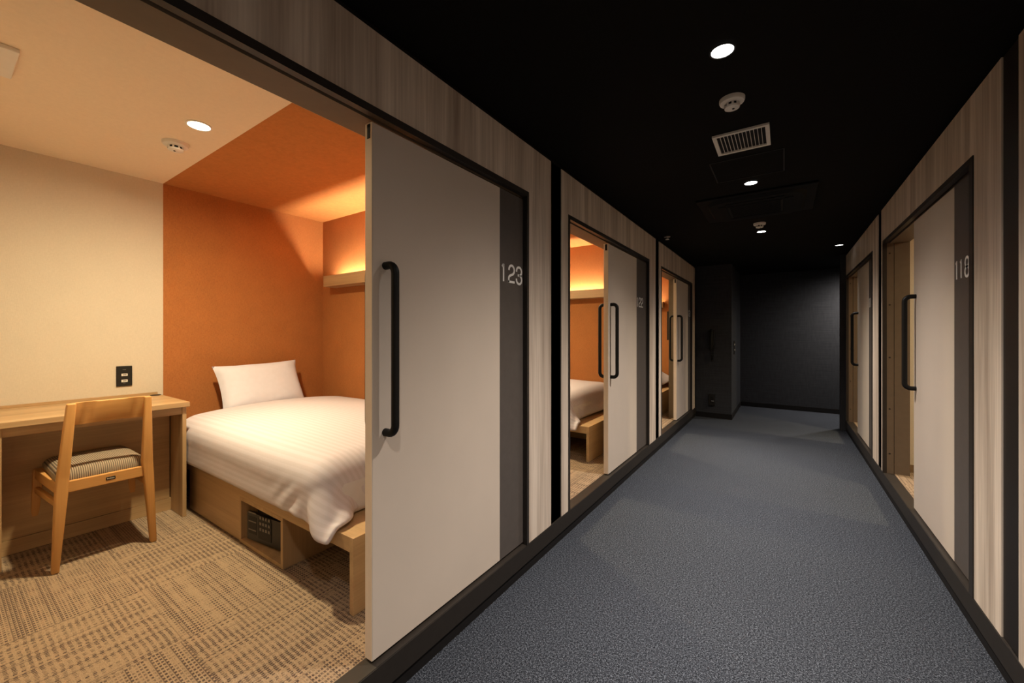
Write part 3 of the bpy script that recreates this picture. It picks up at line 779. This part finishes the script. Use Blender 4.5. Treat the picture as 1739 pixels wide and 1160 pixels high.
def make_pillow():
    # a stuffed pillow leaning on the wall: two inflated faces, pinched corners
    n, k = 34, 22; W, H = .60, .405; m = MB(); bm = m.bm
    c = Vector((-3.335, 1.475, .838)); tilt = math.radians(58)
    ex = Vector((0, 1, 0)); ey = Vector((-math.cos(tilt)*.86, 0, math.sin(tilt))).normalized(); ez = ex.cross(ey)
    if ez.x < 0: ez = -ez
    grids = []
    for sgn in (1, -1):
        g = []
        for i in range(n+1):
            r = []
            for j in range(k+1):
                u = 2*i/n-1; w = 2*j/k-1
                pin_u = 1-.075*(1-abs(w)**2.2); pin_w = 1-.055*(1-abs(u)**2.2)
                th = .080*((1-u**4)*(1-w**4))**.55
                wr = .004*math.sin(9*u+3*w)*(abs(u)**2)+.003*math.sin(14*w-5*u)*(abs(w)**2)
                p = c+ex*(u*W/2*pin_u)+ey*(w*H/2*pin_w)+ez*(sgn*(th+(wr if th > .01 else 0)))
                p.z += .010*u
                r.append(p)
            g.append(r)
        grids.append(g)
    f = [[bm.verts.new(p) for p in r] for r in grids[0]]
    bk = [[f[i][j] if i in (0, n) or j in (0, k) else bm.verts.new(grids[1][i][j]) for j in range(k+1)] for i in range(n+1)]
    for i in range(n):
        for j in range(k):
            bm.faces.new((f[i][j], f[i+1][j], f[i+1][j+1], f[i][j+1])); bm.faces.new((bk[i][j], bk[i][j+1], bk[i+1][j+1], bk[i+1][j]))
    return m.build('pillow', M['pillow'], smooth=True, label='white pillow leaning on the orange wall at the bed head', cat='pillow')
bed = make_bed(); mat_ = make_mattress(); duv = make_duvet(); pil = make_pillow()
for i, nm in ((1, '122'), (2, '121')):
    b2 = copy_tree(bed); sh = PL*i-(.070 if i == 2 else 0); b2.location.y += sh; b2['label'] = 'oak platform bed glimpsed through the door of cabin '+nm
    m2 = copy_tree(mat_); m2.location.y += sh; m2['label'] = 'white mattress on the bed in cabin '+nm
    d2 = copy_tree(duv); d2.location.y += sh; d2['label'] = 'white striped duvet on the bed in cabin '+nm

# ------------------------------------------------------------------ safe in the niche
sf = empty('safe', (-2.165, YB+.16, FZ+.020), 'small black safe with keypad in the niche under the bed', 'safe')
sx0, sx1, sy, sz0, sz1 = -2.335, -1.985, YB+.045, FZ+.021, .338
m = MB(); m.box(sx0, sx1, sy+.022, sy+.26, sz0, sz1, bev=.003); m.build('body', M['safe'], sf)
# door hinged on the right, a little ajar
hx = sx1-.012; ang = math.radians(7)
def dp(a, dep, z): return (hx-a*math.cos(ang)-dep*math.sin(ang)*0, sy+.022-a*math.sin(ang)-dep, z)
Wd = sx1-sx0-.024
def dbox(m, a0, a1, d0, d1, z0, z1):
    m.prism([dp(a0, d0, z0), dp(a1, d0, z0), dp(a1, d1, z0), dp(a0, d1, z0)], [dp(a0, d0, z1), dp(a1, d0, z1), dp(a1, d1, z1), dp(a0, d1, z1)]); return m
dr = dbox(MB(), 0, Wd, .001, .016, sz0+.012, sz1-.022).build('door', M['safe'], sf)
kp = dbox(MB(), .120, .228, .016, .018, sz0+.035, sz1-.036).build('keypad', M['bezel'], sf)
for r in range(3):
    for q in range(4):
        a0 = .128+q*.0235; z0 = sz0+.078+r*.029
        dbox(MB(), a0, a0+.014, .018, .0205, z0, z0+.014).build('key_button', M['key'], kp)
st = dbox(MB(), .245, .315, .016, .0168, sz0+.045, sz1-.040).build('instruction_sticker', M['bezel'], sf)
for q, z in enumerate((sz0+.062, sz0+.105, sz0+.150, sz0+.190)):
    dbox(MB(), .248, .312, .0168, .0174, z, z+.006).build('printed_line', M['key'], st)

# television in cabin 121
tv = empty('wall_mounted_television', (-1.30, 4.365+1.55, 1.35), 'thin black television on the inner wall of cabin 121', 'television')
m = MB(); m.box(-1.290, -1.2635, 5.56, 6.22, 1.165, 1.545, bev=.003); m.build('casing', M['bezel'], tv)
m = MB(); m.box(-1.2912, -1.2898, 5.572, 6.208, 1.180, 1.533); m.build('screen', M['tv'], tv)

# ------------------------------------------------------------------ world, camera, view
w = bpy.data.worlds.new('World'); SC.world = w; w.use_nodes = True
w.node_tree.nodes['Background'].inputs[0].default_value = (0, 0, 0, 1); w.node_tree.nodes['Background'].inputs[1].default_value = 0
cam = bpy.data.cameras.new('camera'); co = bpy.data.objects.new('camera', cam); COL.objects.link(co)
co.location = (0, 0, 1.24); co.rotation_euler = (math.radians(90), 0, math.atan2(462.5, 680))
cam.sensor_width = 36; cam.lens = 680/1739*36; cam.shift_y = -12/1739; cam.clip_start = .02
SC.camera = co
SC.view_settings.view_transform = 'Standard'; SC.view_settings.look = 'None'; SC.view_settings.gamma = 1; SC.view_settings.use_curve_mapping = False
SC.view_settings.exposure = 0.0
SC.cycles.use_denoising = True
SC.cycles.max_bounces = 10; SC.cycles.diffuse_bounces = 6
SC.cycles.sample_clamp_indirect = 6
